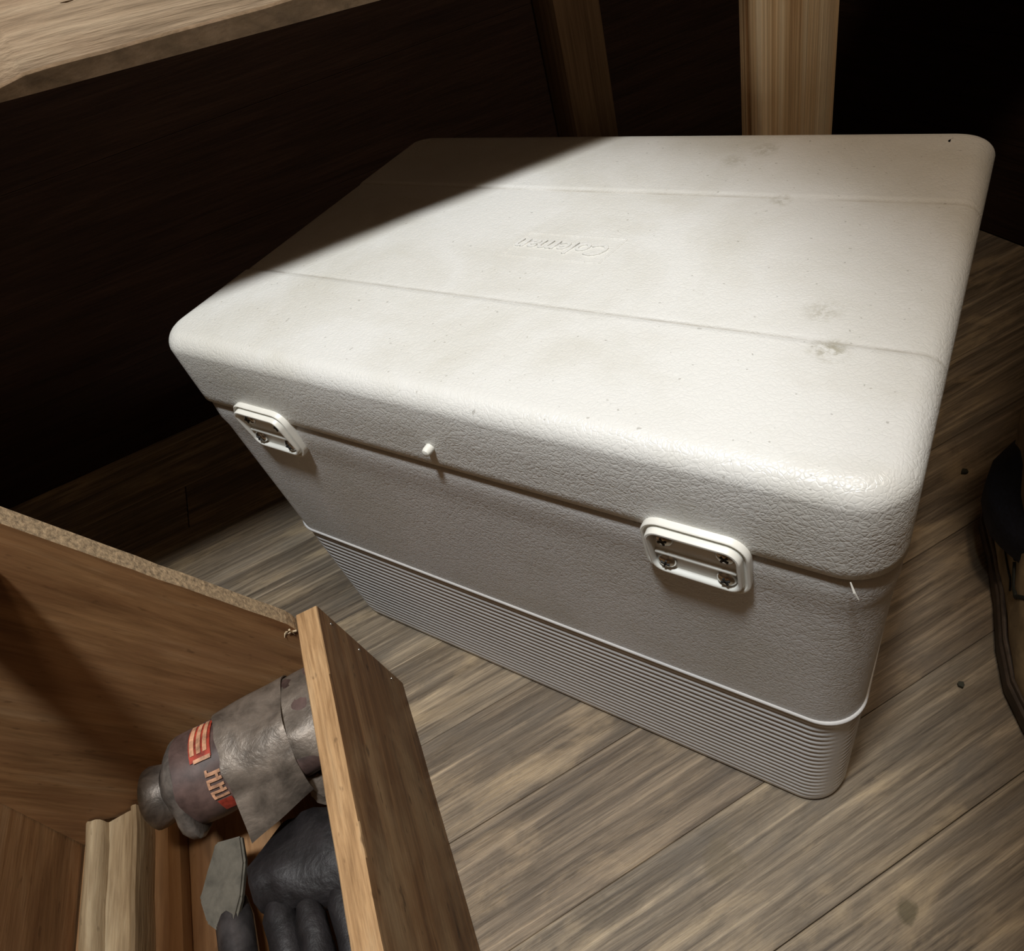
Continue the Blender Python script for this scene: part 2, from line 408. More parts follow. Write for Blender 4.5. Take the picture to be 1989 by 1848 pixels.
# lid
bm = bmesh.new()
rings = []
def rr3(w, d, r, z): return [(x, y, z) for x, y in rrect(w, d, r)]
rings.append(rr3(W - 0.03, D - 0.03, RV - 0.012, ZS + 0.012))
rings.append(rr3(W - 0.010, D - 0.010, RV - 0.004, ZS + 0.002))
rings.append(rr3(W - 0.004, D - 0.004, RV - 0.001, ZS))
rings.append(rr3(W, D, RV, ZS + 0.003))
for z in (0.36, 0.37, 0.38): rings.append(rr3(W, D, RV, z))
for k in range(1, 11):
    a = R(90 * k / 10); ring = []
    for q, (x, y) in enumerate(rrect(W, D, RV)):
        nx, ny = math.cos(R((q // 15) * 90 + 90 * (q % 15) / 14)), math.sin(R((q // 15) * 90 + 90 * (q % 15) / 14))
        re = RE + 0.012 * max(0.0, ny)            # the far edge is rounded more than the near one
        i_ = re * (1 - math.cos(a)); ring.append((x - nx * i_, y - ny * i_, H - re + re * math.sin(a)))
    rings.append(ring)
for extra in (0.004, 0.009):
    ring = []
    for q, (x, y) in enumerate(rrect(W, D, RV)):
        nx, ny = math.cos(R((q // 15) * 90 + 90 * (q % 15) / 14)), math.sin(R((q // 15) * 90 + 90 * (q % 15) / 14))
        i_ = RE + 0.012 * max(0.0, ny) + extra
        ring.append((x - nx * i_, y - ny * i_, H))
    rings.append(ring)
loft(bm, rings)
for y in (Y1 - 0.012, Y1 - 0.006, Y1 + 0.006, Y1 + 0.012, Y2 - 0.012, Y2 - 0.006, Y2 + 0.006, Y2 + 0.012, Y1 - 0.0035, Y1, Y1 + 0.003, Y2 - 0.003, Y2, Y2 + 0.0035):
    bmesh.ops.bisect_plane(bm, geom=bm.verts[:] + bm.edges[:] + bm.faces[:], plane_co=(0, y, 0), plane_no=(0, 1, 0))
for v in bm.verts:
    k = min(1, max(0, (v.co.z - (H - RE)) / RE)); k = k * k
    y = v.co.y
    if Y1 - 0.001 < y < Y2 + 0.001: v.co.z -= 0.0013 * k
    if abs(y - Y1) < 5e-4 or abs(y - Y2) < 5e-4: v.co.z -= 0.0004 * k
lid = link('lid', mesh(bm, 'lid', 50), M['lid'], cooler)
# body between seam and ribs
def ins(z): return 0.0020 + (ZS - z) / ZS * 0.0080
def brr(z, e=0.0, fade=False):
    i = ins(z) - e
    r = rr3(W - 2 * i, D - 2 * i, RV, z)
    if fade:      # the ribs run out where the corners turn
        i0 = ins(z) + 0.0004; r0 = rr3(W - 2 * i0, D - 2 * i0, RV, z); out = []
        for q, (a, b) in enumerate(zip(r, r0)):
            k = q % 15; t = min(k, 14 - k) / 7.0; f = max(0.0, 1 - 1.25 * t)
            out.append(tuple(bb + (aa - bb) * f for aa, bb in zip(a, b)))
        r = out
    return r
bm = bmesh.new()
rings = [brr(ZR - 0.004, -0.004), brr(ZR - 0.002, 0.0)]
for k in range(9): rings.append(brr(ZR + (ZS - 0.030 - ZR) * k / 8, 0))
rings += [brr(ZS - 0.020, 0.0010), brr(ZS - 0.012, 0.0006), brr(ZS - 0.006, 0.0002), brr(ZS - 0.0036, -0.0006), brr(ZS - 0.0026, -0.0024), brr(ZS + 0.010, -0.008)]
loft(bm, rings)
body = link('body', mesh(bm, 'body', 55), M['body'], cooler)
bm = bmesh.new()
loft(bm, [brr(ZS - 0.0024, -0.0040), brr(ZS - 0.0022, -0.0018), brr(ZS + 0.0004, -0.0018), brr(ZS + 0.0006, -0.0040)])
link('seam_shade', mesh(bm, 'seam_shade', 40), M['seam_shade'], cooler)  # black strip added in the seam gap to draw the shade under the lid
# ribbed base
bm = bmesh.new()
rings = [rr3(W * .9, D * .88, RV, 0.004), brr(0.0, -0.008), brr(0.0012, -0.004), brr(0.005, -0.0012), brr(0.013, -0.0005)]
NR = 19
z0, z1 = 0.015, ZR - 0.0065
for k in range(NR):
    zz = z0 + (z1 - z0) * k / NR; s = (z1 - z0) / NR
    amp = 0.0022 if k > 3 else 0.0016
    for fz, e in ((0.0, -amp), (0.22, -amp * 0.2), (0.45, 0.0004), (0.68, -amp * 0.15), (0.9, -amp)): rings.append(brr(zz + s * fz, e - 0.0004, True))
rings += [brr(z1 + 0.0003, -0.0020), brr(z1 + 0.0018, -0.0002), brr(z1 + 0.0032, 0.0013), brr(z1 + 0.0048, 0.0014), brr(ZR - 0.0006, 0.0004), brr(ZR + 0.0006, -0.003)]
loft(bm, rings)
link('ribbed_base', mesh(bm, 'ribbed_base', 60), M['rib'], cooler)
# hinges
def hinge(xc, zc, w=0.064, h=0.050):
    bm = bmesh.new()
    y0 = -D / 2
    prof = [(0.0, -0.008), (0.0, 0.0038), (0.0008, 0.0046), (0.0018, 0.0042), (0.0022, 0.0026), (0.0036, 0.0026), (0.0040, 0.0074), (0.0046, 0.0082), (0.0058, 0.0082), (0.0066, 0.0070), (0.0072, 0.0020)]
    rings = []
    for i, hgt in prof:
        ring = []
        for x, z in rrect(w - 2 * i, h - 2 * i, max(0.013 - i, 0.003), 8):
            hh = hgt
            if z < -0.004 and hgt > 0: 
                hh = hgt * 0.62
            ring.append((xc + x, y0 - hh, zc + z))
        rings.append(ring)
    loft(bm, rings)
    # hinge line across the tray
    box(bm, xc - w / 2 + 0.0075, xc + w / 2 - 0.0075, y0 - 0.0042, y0 + 0.002, zc - 0.0045, zc - 0.0025, 0.0006)
    hg = link('hinge', mesh(bm, 'hinge', 50), M['hinge'], cooler)
    for sx in (-1, 1):
        for sz in (0.0095, -0.0115):
            sb = bmesh.new(); cx, cz = xc + sx * (w / 2 - 0.0138), zc + sz
            rr = []
            for q in range(6):
                a = R(90 * q / 5); rr.append([(cx + 0.0060 * math.cos(a) * math.cos(2 * math.pi * k / 20), y0 - 0.0022 - 0.0030 * math.sin(a), cz + 0.0060 * math.cos(a) * math.sin(2 * math.pi * k / 20)) for k in range(20)] if q < 5 else [(cx + 0.0004 * math.cos(2 * math.pi * k / 20), y0 - 0.0052, cz + 0.0004 * math.sin(2 * math.pi * k / 20)) for k in range(20)])
            loft(sb, rr)
            an = random.uniform(0, 1.5)
            for t in range(2):
                a = an + t * math.pi / 2
                b2 = bmesh.new(); box(b2, -0.0029, 0.0029, -0.0002, 0.0012, -0.00055, 0.00055)
                bmesh.ops.rotate(b2, verts=b2.verts, cent=(0, 0, 0), matrix=Matrix.Rotation(a, 3, 'Y'))
                bmesh.ops.translate(b2, verts=b2.verts, vec=(cx, y0 - 0.00535, cz))
                for f in b2.faces: f.material_index = 1
                tm = bpy.data.meshes.new('t'); b2.to_mesh(tm); b2.free(); sb.from_mesh(tm); bpy.data.meshes.remove(tm)
            s = link('screw', mesh(sb, 'screw', 40), [M['steel'], M['slot']], hg)
            s['label'] = 'round steel cross-head screw'
hinge(-0.1855, 0.3385); hinge(0.1800, 0.3375)
# small peg on the lid front
bm = bmesh.new()
tube(bm, [(-0.003, -D / 2 + 0.004, 0.371), (-0.003, -D / 2 - 0.0038, 0.371), (-0.003, -D / 2 - 0.0062, 0.371), (-0.003, -D / 2 - 0.0070, 0.371)], [0.0034, 0.0034, 0.0028, 0.001], 16)
link('peg', mesh(bm, 'peg', 40), M['hinge'], cooler)
# white sliver of moulding flash hanging at the seam
bm = bmesh.new(); tube(bm, [(0.262, -D / 2 - 0.001, ZS + 0.004), (0.2645, -D / 2 - 0.003, ZS - 0.001), (0.267, -D / 2 - 0.003, ZS - 0.006)], [0.0004, 0.0007, 0.0003], 6)
link('plastic_sliver', mesh(bm, 'plastic_sliver'), M['hinge'], cooler)
# embossed badge: slanted frame and script lettering, read from the far side
bx, by, bz = 0.0136, -0.0170, H - 0.0014
bm = bmesh.new()
def badge_pt(a, b): return (bx - a * 0.043 - b * 0.0036, by - b * 0.0172)
outer = [(-1, -1), (1, -1), (1, 1), (-1, 1)]
for i in range(4):
    a0, a1 = outer[i], outer[(i + 1) % 4]
    p, q = badge_pt(*a0), badge_pt(*a1)
    tube(bm, [(p[0], p[1], bz), (q[0], q[1], bz)], [0.0009, 0.0009], 8, flat=0.8)
link('badge_frame', mesh(bm, 'badge_frame', 60), M['lid'], cooler)
fc = bpy.data.curves.new('badge', 'FONT'); fc.body = 'Coleman'; fc.size = 0.0225; fc.shear = 0.35; fc.extrude = 0.0007; fc.align_x = 'CENTER'; fc.align_y = 'CENTER'; fc.bevel_depth = 0.0003; fc.resolution_u = 3
fo = bpy.data.objects.new('badge', fc); COL.objects.link(fo)
dg = bpy.context.evaluated_depsgraph_get()
fm = bpy.data.meshes.new_from_object(fo.evaluated_get(dg)); bpy.data.objects.remove(fo)
fm.materials.clear()
fl = link('badge_lettering', fm, M['lid'], cooler, (bx, by, bz + 0.0003)); fl.rotation_euler = (0, 0, R(180))

# ================================================================== slanted plank along the wall, and its post
E0 = Vector((-0.0898, -0.0123, 0.5939)); ED = Vector((0.5879, 0.807, -0.0554)).normalized()
TL = R(40)
UPB = (NV * math.cos(TL) + ZV * math.sin(TL)); UPB = (UPB - ED * UPB.dot(ED)).normalized()
NRM = ED.cross(UPB).normalized()
if NRM.z < 0: NRM = -NRM
TH, DEP = 0.026, 0.25
E0 = E0 + NRM * TH
L0, L1 = -1.35, 0.85
plank = empty('plank', E0); 
plank.rotation_mode = 'QUATERNION'
plank.rotation_quaternion = Matrix((ED, UPB, NRM)).transposed().to_quaternion() if Matrix((ED, UPB, NRM)).determinant() > 0 else Matrix((ED, UPB, ED.cross(UPB))).transposed().to_quaternion()
tag(plank, 'rough sawn plank with a wavy lower edge slanting above the cooler at upper left', 'plank')
NS = 140
bm = bmesh.new(); rings = []
for i in range(NS + 1):
    t = L0 + (L1 - L0) * i / NS
    # the wane: how far the bark edge bites into the wide face (edge face height along the board)
    def edge_h(t):
        k = min(1, max(0, (t + 0.262) / 0.05)); k = k * k * (3 - 2 * k)
        base = 0.007 + 0.0105 * k
        return base + 0.0022 * noise.noise(Vector((t * 14, 1.3, 0))) + 0.001 * noise.noise(Vector((t * 45, 4, 0)))
    eh = edge_h(t)
    wob = 0.003 * noise.noise(Vector((t * 9, 7.7, 0))) + 0.0012 * noise.noise(Vector((t * 31, 2.2, 0)))
    bot = -0.026
    top = bot + eh
    rings.append([(t, 0.0, bot), (t, wob, top - 0.001), (t, wob + 0.0015, top), (t, wob + 0.03, min(0.0, top + 0.006)), (t, 0.06, 0.0), (t, 0.14, 0.0), (t, DEP, 0.0), (t, DEP, bot)])
rv = loft(bm, rings)
bm.faces.ensure_lookup_table()
pm = mesh(bm, 'board', 40)
po = link('board', pm, [M['plank'], M['bark']], plank)
for p in pm.polygons:
    c = p.center
    if c.y < 0.012 and p.normal.y < -0.5 and c.z < -0.001: p.material_index = 1
# knots / light splinters on the plank face
bm = bmesh.new()
for i in range(16):
    t = random.uniform(-0.33, 0.0); y = random.uniform(0.03, 0.2); a = random.uniform(-0.6, 1.2)
    l = random.uniform(0.002, 0.005)
    tube(bm, [(t, y, 0.0), (t + l * math.cos(a), y + l * math.sin(a), 0.0008), (t + 2 * l * math.cos(a), y + 2 * l * math.sin(a), 0.0003)], [0.0002, 0.0006, 0.0002], 5)
sp = link('splinters', mesh(bm, 'splinters'), M['dust'], plank); sp['kind'] = 'stuff'
# the post under it
def plank_under(n, p):
    # height of the plank's underside above house point (p, n)
    q = E0 - NRM * TH
    pl = NRM
    pt = HP(p, n)
    return q.z + (pl.x * (q.x - pt.x) + pl.y * (q.y - pt.y)) / pl.z
pz = plank_under(0.0865, 0.298)
post = upright('post', 0.255, 0.341, 0.070, 0.103, 0.0, pz - 0.0015, 'post', top=lambda y, z: plank_under(0.0865 + z, 0.298 - y) - pz)
tag(post, 'square sawn wooden post with coarse vertical grain standing behind the cooler', 'post')

# ================================================================== tool tote (gabled wooden box)
UC, WC = 0.32, -0.48
tote = empty('tool_tote', UV_ * UC + WV * WC, R(-37.5))
tag(tote, 'open stained wooden tool box with sloping end board and low sides beside cooler', 'tool box')
def tl(u, w, z): return (u - UC, w - WC, z)
U0, U1 = 0.022, 0.63
def panel(name, poly_wz, u0, u1, mats, seg=24, wob=0.0, rimsel=None):
    """long side panel: cross-section in (w, z) swept along u"""
    bm = bmesh.new(); rings = []
    for i in range(seg + 1):
        u = u0 + (u1 - u0) * i / seg
        rings.append([tl(u, w + wob * noise.noise(Vector((u * 18, w * 9, z * 9))), z + wob * noise.noise(Vector((u * 22, 5 + w, z * 5)))) for w, z in poly_wz])
    loft(bm, rings)
    me = mesh(bm, name, 30)
    o = link(name, me, mats, tote)
    if rimsel:
        for p in me.polygons:
            if rimsel(p): p.material_index = 1
    return o
panel('side_panel', [(-0.3125, 0.0), (-0.2924, 0.0), (-0.3138, 0.172), (-0.3147, 0.1732), (-0.3335, 0.1732), (-0.3345, 0.172)], U0, U1, [M['tote'], M['rim']], wob=0.0007, rimsel=lambda p: p.normal.z > 0.6)
panel('side_panel', [(-0.640, 0.0), (-0.622, 0.0), (-0.620, 0.150), (-0.638, 0.150)], U0, U1, [M['tote_in'], M['rim']], wob=0.0007, rimsel=lambda p: p.normal.z > 0.6)
def gable(u0, u1, name='end_panel'):
    poly = [(-0.3155, 0.012), (-0.3357, 0.176)]
    # broken upper corner then the slope
    A, B = (-0.3380, 0.186), (-0.4395, 0.406)
    for k in range(13):
        t = k / 12; poly.append((A[0] + (B[0] - A[0]) * t + 0.0012 * noise.noise(Vector((t * 9, 0, 3))), A[1] + (B[1] - A[1]) * t))
    poly += [(-0.455, 0.415), (-0.500, 0.415), (-0.515, 0.406), (-0.6195, 0.186), (-0.6205, 0.012)]
    # local frame of the panel: X along its slope so the grain follows it
    ang = math.atan2(0.406 - 0.186, -(0.4395 - 0.338))
    c = tl((u0 + u1) / 2, -0.478, 0.2)
    bm = bmesh.new()
    ca, sa = math.cos(ang), math.sin(ang)
    def f(a, p):
        dw, dz = p[0] + 0.478, p[1] - 0.2
        return (dw * ca + dz * sa, -dw * sa + dz * ca, a)
    prism(bm, poly, f, -(u1 - u0) / 2, (u1 - u0) / 2)
    me = mesh(bm, name)
    o = link(name, me, [M['tote_in'], M['fibre']], tote)
    X = Vector((0, ca, sa)); Y = Vector((0, -sa, ca)); Z = Vector((1, 0, 0))
    o.matrix_local = Matrix(((X.x, Y.x, Z.x, c[0]), (X.y, Y.y, Z.y, c[1]), (X.z, Y.z, Z.z, c[2]), (0, 0, 0, 1)))
    for p in me.polygons:
        if abs(p.normal.z) < 0.5: p.material_index = 1
    return o
gable(0.0225, 0.0385)
gable(U1 - 0.0165, U1 - 0.0005)
# bottom boards
for a, b in ((-0.6195, -0.525), (-0.524, -0.430), (-0.429, -0.3150)):
    bm = bmesh.new(); x = tl(0, a, 0); y = tl(0, b, 0)
    box(bm, 0.0395 - UC, U1 - 0.0175 - UC, x[1], y[1], 0.014, 0.0265 + random.uniform(-.0005, .0005), 0.001)
    link('bottom_board', mesh(bm, 'bottom_board'), M['tote_in'], tote)
# handle between the gables
bm = bmesh.new(); c0 = tl(0.0390, -0.482, 0.385); c1 = tl(U1 - 0.017, -0.482, 0.385)
box(bm, c0[0], c1[0], c0[1] - 0.0215, c0[1] + 0.0215, 0.366, 0.400, 0.004)
link('handle', mesh(bm, 'handle', 40), M['rim'], tote)
# nails in the far end of the right side
for (u, z) in ((0.030, 0.150), (0.031, 0.098), (0.031, 0.03)):
    bm = bmesh.new(); w = -0.2924 - 0.0214 * z / 0.172
    c = tl(u, w, z); tube(bm, [(c[0], c[1] - 0.002, c[2]), (c[0], c[1] + 0.0005, c[2]), (c[0], c[1] + 0.0009, c[2])], [0.0017, 0.0017, 0.0010], 10)
    link('nail', mesh(bm, 'nail', 40), M['nail'], tote)
# torn fibres at the joint
for i in range(7):
    bm = bmesh.new(); c = Vector(tl(0.036 + random.uniform(-0.008, 0.006), -0.337 + random.uniform(-0.008, 0.002), 0.178 + random.uniform(-0.006, 0.005)))
    d = Vector((random.uniform(-0.2, 1), random.uniform(-1, 0.2), random.uniform(-0.8, 0.6))).normalized() * random.uniform(0.006, 0.012)
    tube(bm, [c, c + d * 0.5 + Vector((0, 0, 0.001)), c + d], [0.0011, 0.0008, 0.0002], 5)
    link('splinter', mesh(bm, 'splinter'), M['dust'], tote)

def tote_thing(name, label, cat, u, w, z, group=None):
    o = empty(name, UV_ * u + WV * w + ZV * z, R(-37.5)); tag(o, label, cat, group); return o
ZF = 0.0268
# moulding strip lying along the left side
ms = tote_thing('moulding_strip', 'pale wooden moulding strip with a rounded edge lying inside the tool box', 'moulding', 0.05, -0.575, ZF)
bm = bmesh.new()
prof = []
for k in range(9):
    a = R(180 - 180 * k / 8); prof.append((-0.017 + 0.0095 * math.cos(a), 0.0225 + 0.0095 * math.sin(a)))
prof += [(-0.0070, 0.020), (0.010, 0.0185), (0.0150, 0.020), (0.0175, 0.026), (0.0200, 0.0275), (0.0225, 0.026), (0.0245, 0.018), (0.0245, 0.0), (-0.0265, 0.0)]
rings = []
for i in range(13):
    u = -0.012 + 0.34 * i / 12
    rings.append([(u + (0.006 * noise.noise(Vector((w * 90, z * 60, 2))) if i == 0 else 0) + 0.10 * (w + 0.0265) * (1 if i == 0 else 0), w + 0.0015 * noise.noise(Vector((u * 20, 0, 0))) + 0.03 * u, z) for w, z in prof])
loft(bm, rings)
link('strip', mesh(bm, 'strip', 35), M['pale'], ms)
# second thin slat beside it
sl = tote_thing('wooden_batten', 'narrow brown wooden batten lying beside the pale moulding in the tool box', 'batten', 0.07, -0.523, ZF)
bm = bmesh.new(); box(bm, 0.0, 0.34, -0.006, 0.006, 0.0, 0.016, 0.002)
bmesh.ops.rotate(bm, verts=bm.verts, cent=(0, 0, 0), matrix=Matrix.Rotation(R(1.5), 3, 'Z'))
link('strip', mesh(bm, 'strip', 40), M['tote_in'], sl)

# ------------------------------------------------------------------ old squeezed metal tube, lying across the far end
TU, TZ = 0.087, 0.110
tb = tote_thing('metal_tube', 'old squeezed metal tube with round cap and scraps of red label in tool box', 'tube', TU, -0.46, ZF)
zc = TZ - ZF
def tw(w): return -0.5030 + (w + 0.5455) * 0.825 + 0.46
# cap
bm = bmesh.new(); prof = [(-0.5455, 0.019), (-0.545, 0.0235), (-0.5425, 0.0262), (-0.538, 0.0265), (-0.529, 0.0245), (-0.521, 0.0235), (-0.5195, 0.0255)]
rings = [[(r * math.cos(2 * math.pi * k / 28), tw(w), zc + r * math.sin(2 * math.pi * k / 28)) for k in range(28)] for w, r in prof]
loft(bm, rings); jitter(bm, 0.0012, 60, 3)
link('cap', mesh(bm, 'cap', 45), M['tubecap'], tb)
# neck flange with a pinched lower point
bm = bmesh.new(); prof = [(-0.5205, 0.0245), (-0.5165, 0.0300), (-0.5120, 0.0350), (-0.5075, 0.0385), (-0.5010, 0.0400), (-0.4985, 0.0385), (-0.4975, 0.036)]
rings = []
for w, r in prof:
    ring = []
    for k in range(32):
        a = 2 * math.pi * k / 32
        pinch = max(0, math.cos(a - R(-12))) ** 10 * 0.010 * (1 if r > 0.033 else 0.3)
        ring.append(((r + pinch) * math.cos(a), tw(w), zc + (r + pinch * 0.3) * math.sin(a)))
    rings.append(ring)
loft(bm, rings); jitter(bm, 0.0014, 50, 5)
link('collar', mesh(bm, 'collar', 45), M['tubecap'], tb)
# body, flattening to the folded tail
def body_rad(w):
    k = min(1, max(0, (w + 0.498) / 0.16))
    return 0.0395 + 0.010 * k, 0.0395 - 0.012 * k
bm = bmesh.new(); rings = []
for i in range(22):
    w = -0.4985 + 0.158 * i / 21; a, b = body_rad(w)
    rings.append([(a * math.cos(2 * math.pi * k / 36), tw(w), zc + 0.002 + b * math.sin(2 * math.pi * k / 36)) for k in range(36)])
loft(bm, rings); jitter(bm, 0.0030, 32, 8)
link('tube_body', mesh(bm, 'tube_body', 45), M['maroon'], tb)
def sleeve(name, w0, w1, a0, a1, off, mat, edge0=None, nw=16, na=44, flap=None, seed=0, amp=0.003):
    bm = bmesh.new(); grid = []
    for i in range(nw + 1):
        row = []
        for jj in range(na + 1):
            fa = jj / na; a = R(a0 + (a1 - a0) * fa)
            s0 = w0 + (edge0(fa) if edge0 else 0)
            w = s0 + (w1 - s0) * i / nw
            ra, rb = body_rad(w)
            x = (ra + off) * math.cos(a); z = zc + 0.002 + (rb + off) * math.sin(a)
            p = Vector((x, tw(w), z))
            p += Vector((noise.noise(p * 35 + Vector((seed, 0, 0))), 0.4 * noise.noise(p * 40 + Vector((0, seed, 0))), noise.noise(p * 35 + Vector((0, 0, seed + 3))))) * amp
            if flap: p = flap(p, fa, i / nw)
            row.append(bm.verts.new(p))
        grid.append(row)
    for i in range(nw):
        for jj in range(na): bm.faces.new((grid[i][jj], grid[i][jj + 1], grid[i + 1][jj + 1], grid[i + 1][jj]))
    bmesh.ops.recalc_face_normals(bm, faces=bm.faces)
    bmesh.ops.solidify(bm, geom=bm.faces[:], thickness=0.0012)
    return link(name, mesh(bm, name, 50), mat, tb)
def flap1(p, fa, fw):
    # the loose lower skirt of the wrap hangs out toward the glove
    k = max(0, 1 - fa / 0.22)
    p = p.copy()
    p.x += 0.030 * k * (1 - 0.75 * fw); p.z -= 0.004 * k; p.y -= 0.006 * k * (1 - fw)
    return p
sleeve('foil_wrap', -0.452, -0.383, -22, 165, 0.0030, M['wrap'], edge0=lambda f: 0.004 * noise.noise(Vector((f * 7, 3, 0))) - 0.012 * f + 0.006, flap=flap1, seed=2)
sleeve('foil_wrap', -0.386, -0.342, -12, 165, 0.0010, M['wrap'], seed=11, amp=0.004)
# remains of the printed label: red block, cream bars and letter scraps
def patch(name, w0, w1, a0, a1, mat, off=0.0016, n=6):
    bm = bmesh.new(); g = []
    for i in range(3):
        row = []
        for jj in range(n + 1):
            a = R(a0 + (a1 - a0) * jj / n); w = w0 + (w1 - w0) * i / 2; ra, rb = body_rad(w)
            p = Vector(((ra) * math.cos(a), tw(w), zc + 0.002 + rb * math.sin(a)))
            d = Vector((noise.noise(p * 32 + Vector((8, 0, 0))), noise.noise(p * 32 + Vector((0, 17, 0))), noise.noise(p * 32 + Vector((0, 0, 29)))))
            p += d * 0.0030 + Vector((math.cos(a), 0, math.sin(a))) * off
            row.append(bm.verts.new(p))
        g.append(row)
    for i in range(2):
        for jj in range(n): bm.faces.new((g[i][jj], g[i][jj + 1], g[i + 1][jj + 1], g[i + 1][jj]))
    return link(name, mesh(bm, name, 60), mat, tb)
patch('label_scrap', -0.4800, -0.4570, 72, 122, M['red'], 0.0012)
for w in (-0.4785, -0.4715, -0.4645): patch('label_bar', w, w + 0.0045, 80, 122, M['cream'], 0.0019)
patch('label_bar', -0.4760, -0.4575, 70, 74.5, M['cream'], 0.0019, 2)
patch('label_scrap', -0.4660, -0.4530, 0, 20, M['red'], 0.0012)
for k, a in enumerate((24, 31, 38, 45, 52)):
    patch('label_letter', -0.4665, -0.4520, a, a + 3.6, M['cream'], 0.0017, 3)
    if k % 2 == 0: patch('label_letter', -0.4665, -0.4640, a, a + 7, M['cream'], 0.0018, 3)
    else: patch('label_letter', -0.4570, -0.4545, a, a + 7, M['cream'], 0.0018, 3)

# ------------------------------------------------------------------ black leather glove
gl = tote_thing('work_glove', 'black leather work glove with crumpled palm beside the tool box side', 'glove', 0.204, -0.384, ZF)
bm = bmesh.new()
# palm: flattened loft along u with an irregular outline
rings = []
sec = [(-0.052, 0.030, 0.004), (-0.045, 0.044, 0.012), (-0.030, 0.050, 0.018), (-0.010, 0.053, 0.021), (0.004, 0.052, 0.020), (0.014, 0.048, 0.015), (0.020, 0.040, 0.008), (0.022, 0.030, 0.003)]
for u, hw, hz in sec:
    rings.append([(u + (0.012 * math.cos(2 * math.pi * k / 40)), hw * math.copysign(abs(math.cos(2 * math.pi * k / 40)) ** 0.8, math.cos(2 * math.pi * k / 40)) + 0.004, 0.046 + hz * math.copysign(abs(math.sin(2 * math.pi * k / 40)) ** 0.8, math.sin(2 * math.pi * k / 40))) for k in range(40)])
loft(bm, rings); jitter(bm, 0.012, 26, 4); jitter(bm, 0.005, 70, 6)
link('palm', mesh(bm, 'palm', 60), M['glove'], gl)
for (w, r, u0, u1, dz) in ((-0.036, 0.0130, -0.004, 0.130, 0.0), (-0.012, 0.0130, 0.012, 0.145, 0.002), (0.014, 0.0125, 0.008, 0.135, -0.001), (0.034, 0.0115, -0.010, 0.115, 0.003)):
    bm = bmesh.new(); pts = []; rad = []
    for i in range(11):
        t = i / 10; pts.append((u0 + (u1 - u0) * t, w + 0.010 * t + 0.002 * math.sin(5 * t), 0.050 + dz - 0.012 * t * t)); rad.append(r * (1.0 if i < 9 else (0.8 if i == 9 else 0.35)) * (1.0 if i > 0 else 0.6) * (1 - 0.08 * math.sin(9 * t) ** 2))
    tube(bm, pts, rad, 18, flat=0.85); jitter(bm, 0.0025, 50, w * 100)
    link('finger', mesh(bm, 'finger', 60), M['glove'], gl)
# crumpled foil scrap by the glove cuff
fs = tote_thing('foil_scrap', 'small crumpled scrap of grey foil between the metal tube and glove', 'scrap', 0.122, -0.366, ZF)
bm = bmesh.new(); bmesh.ops.create_icosphere(bm, subdivisions=3, radius=1.0)
for v in bm.verts:
    v.co = Vector((v.co.x * 0.027, v.co.y * 0.016, v.co.z * 0.022 + 0.046))
jitter(bm, 0.008, 60, 12); jitter(bm, 0.003, 160, 2)
link('crumple', mesh(bm, 'crumple', 25), M['wrap'], fs)
# flat headed tool
ht = tote_thing('hand_tool', 'old hand tool with flat grey head and dark round shaft left of the glove', 'tool', 0.176, -0.4585, ZF)
bm = bmesh.new()
out = [(-0.040, -0.004), (-0.036, 0.018), (-0.012, 0.020), (0.012, 0.015), (0.026, 0.007), (0.028, -0.006), (0.014, -0.018), (-0.004, -0.0215), (-0.022, -0.013)]
r0, r1 = prism(bm, out, lambda a, p: (p[0], p[1], 0.048 + a + 0.10 * p[1] - 0.08 * p[0]), 0.0, 0.007)
bmesh.ops.bevel(bm, geom=bm.edges[:], offset=0.0018, segments=2, affect='EDGES'); jitter(bm, 0.002, 60, 3)
link('head', mesh(bm, 'head', 40), M['grey'], ht)
bm = bmesh.new(); tube(bm, [(0.005, 0.0, 0.040), (0.02, 0.0, 0.040), (0.08, 0.003, 0.036), (0.20, 0.008, 0.030)], [0.011, 0.0145, 0.0145, 0.013], 20); jitter(bm, 0.001, 60, 1)
link('shaft', mesh(bm, 'shaft', 50), M['rod'], ht)

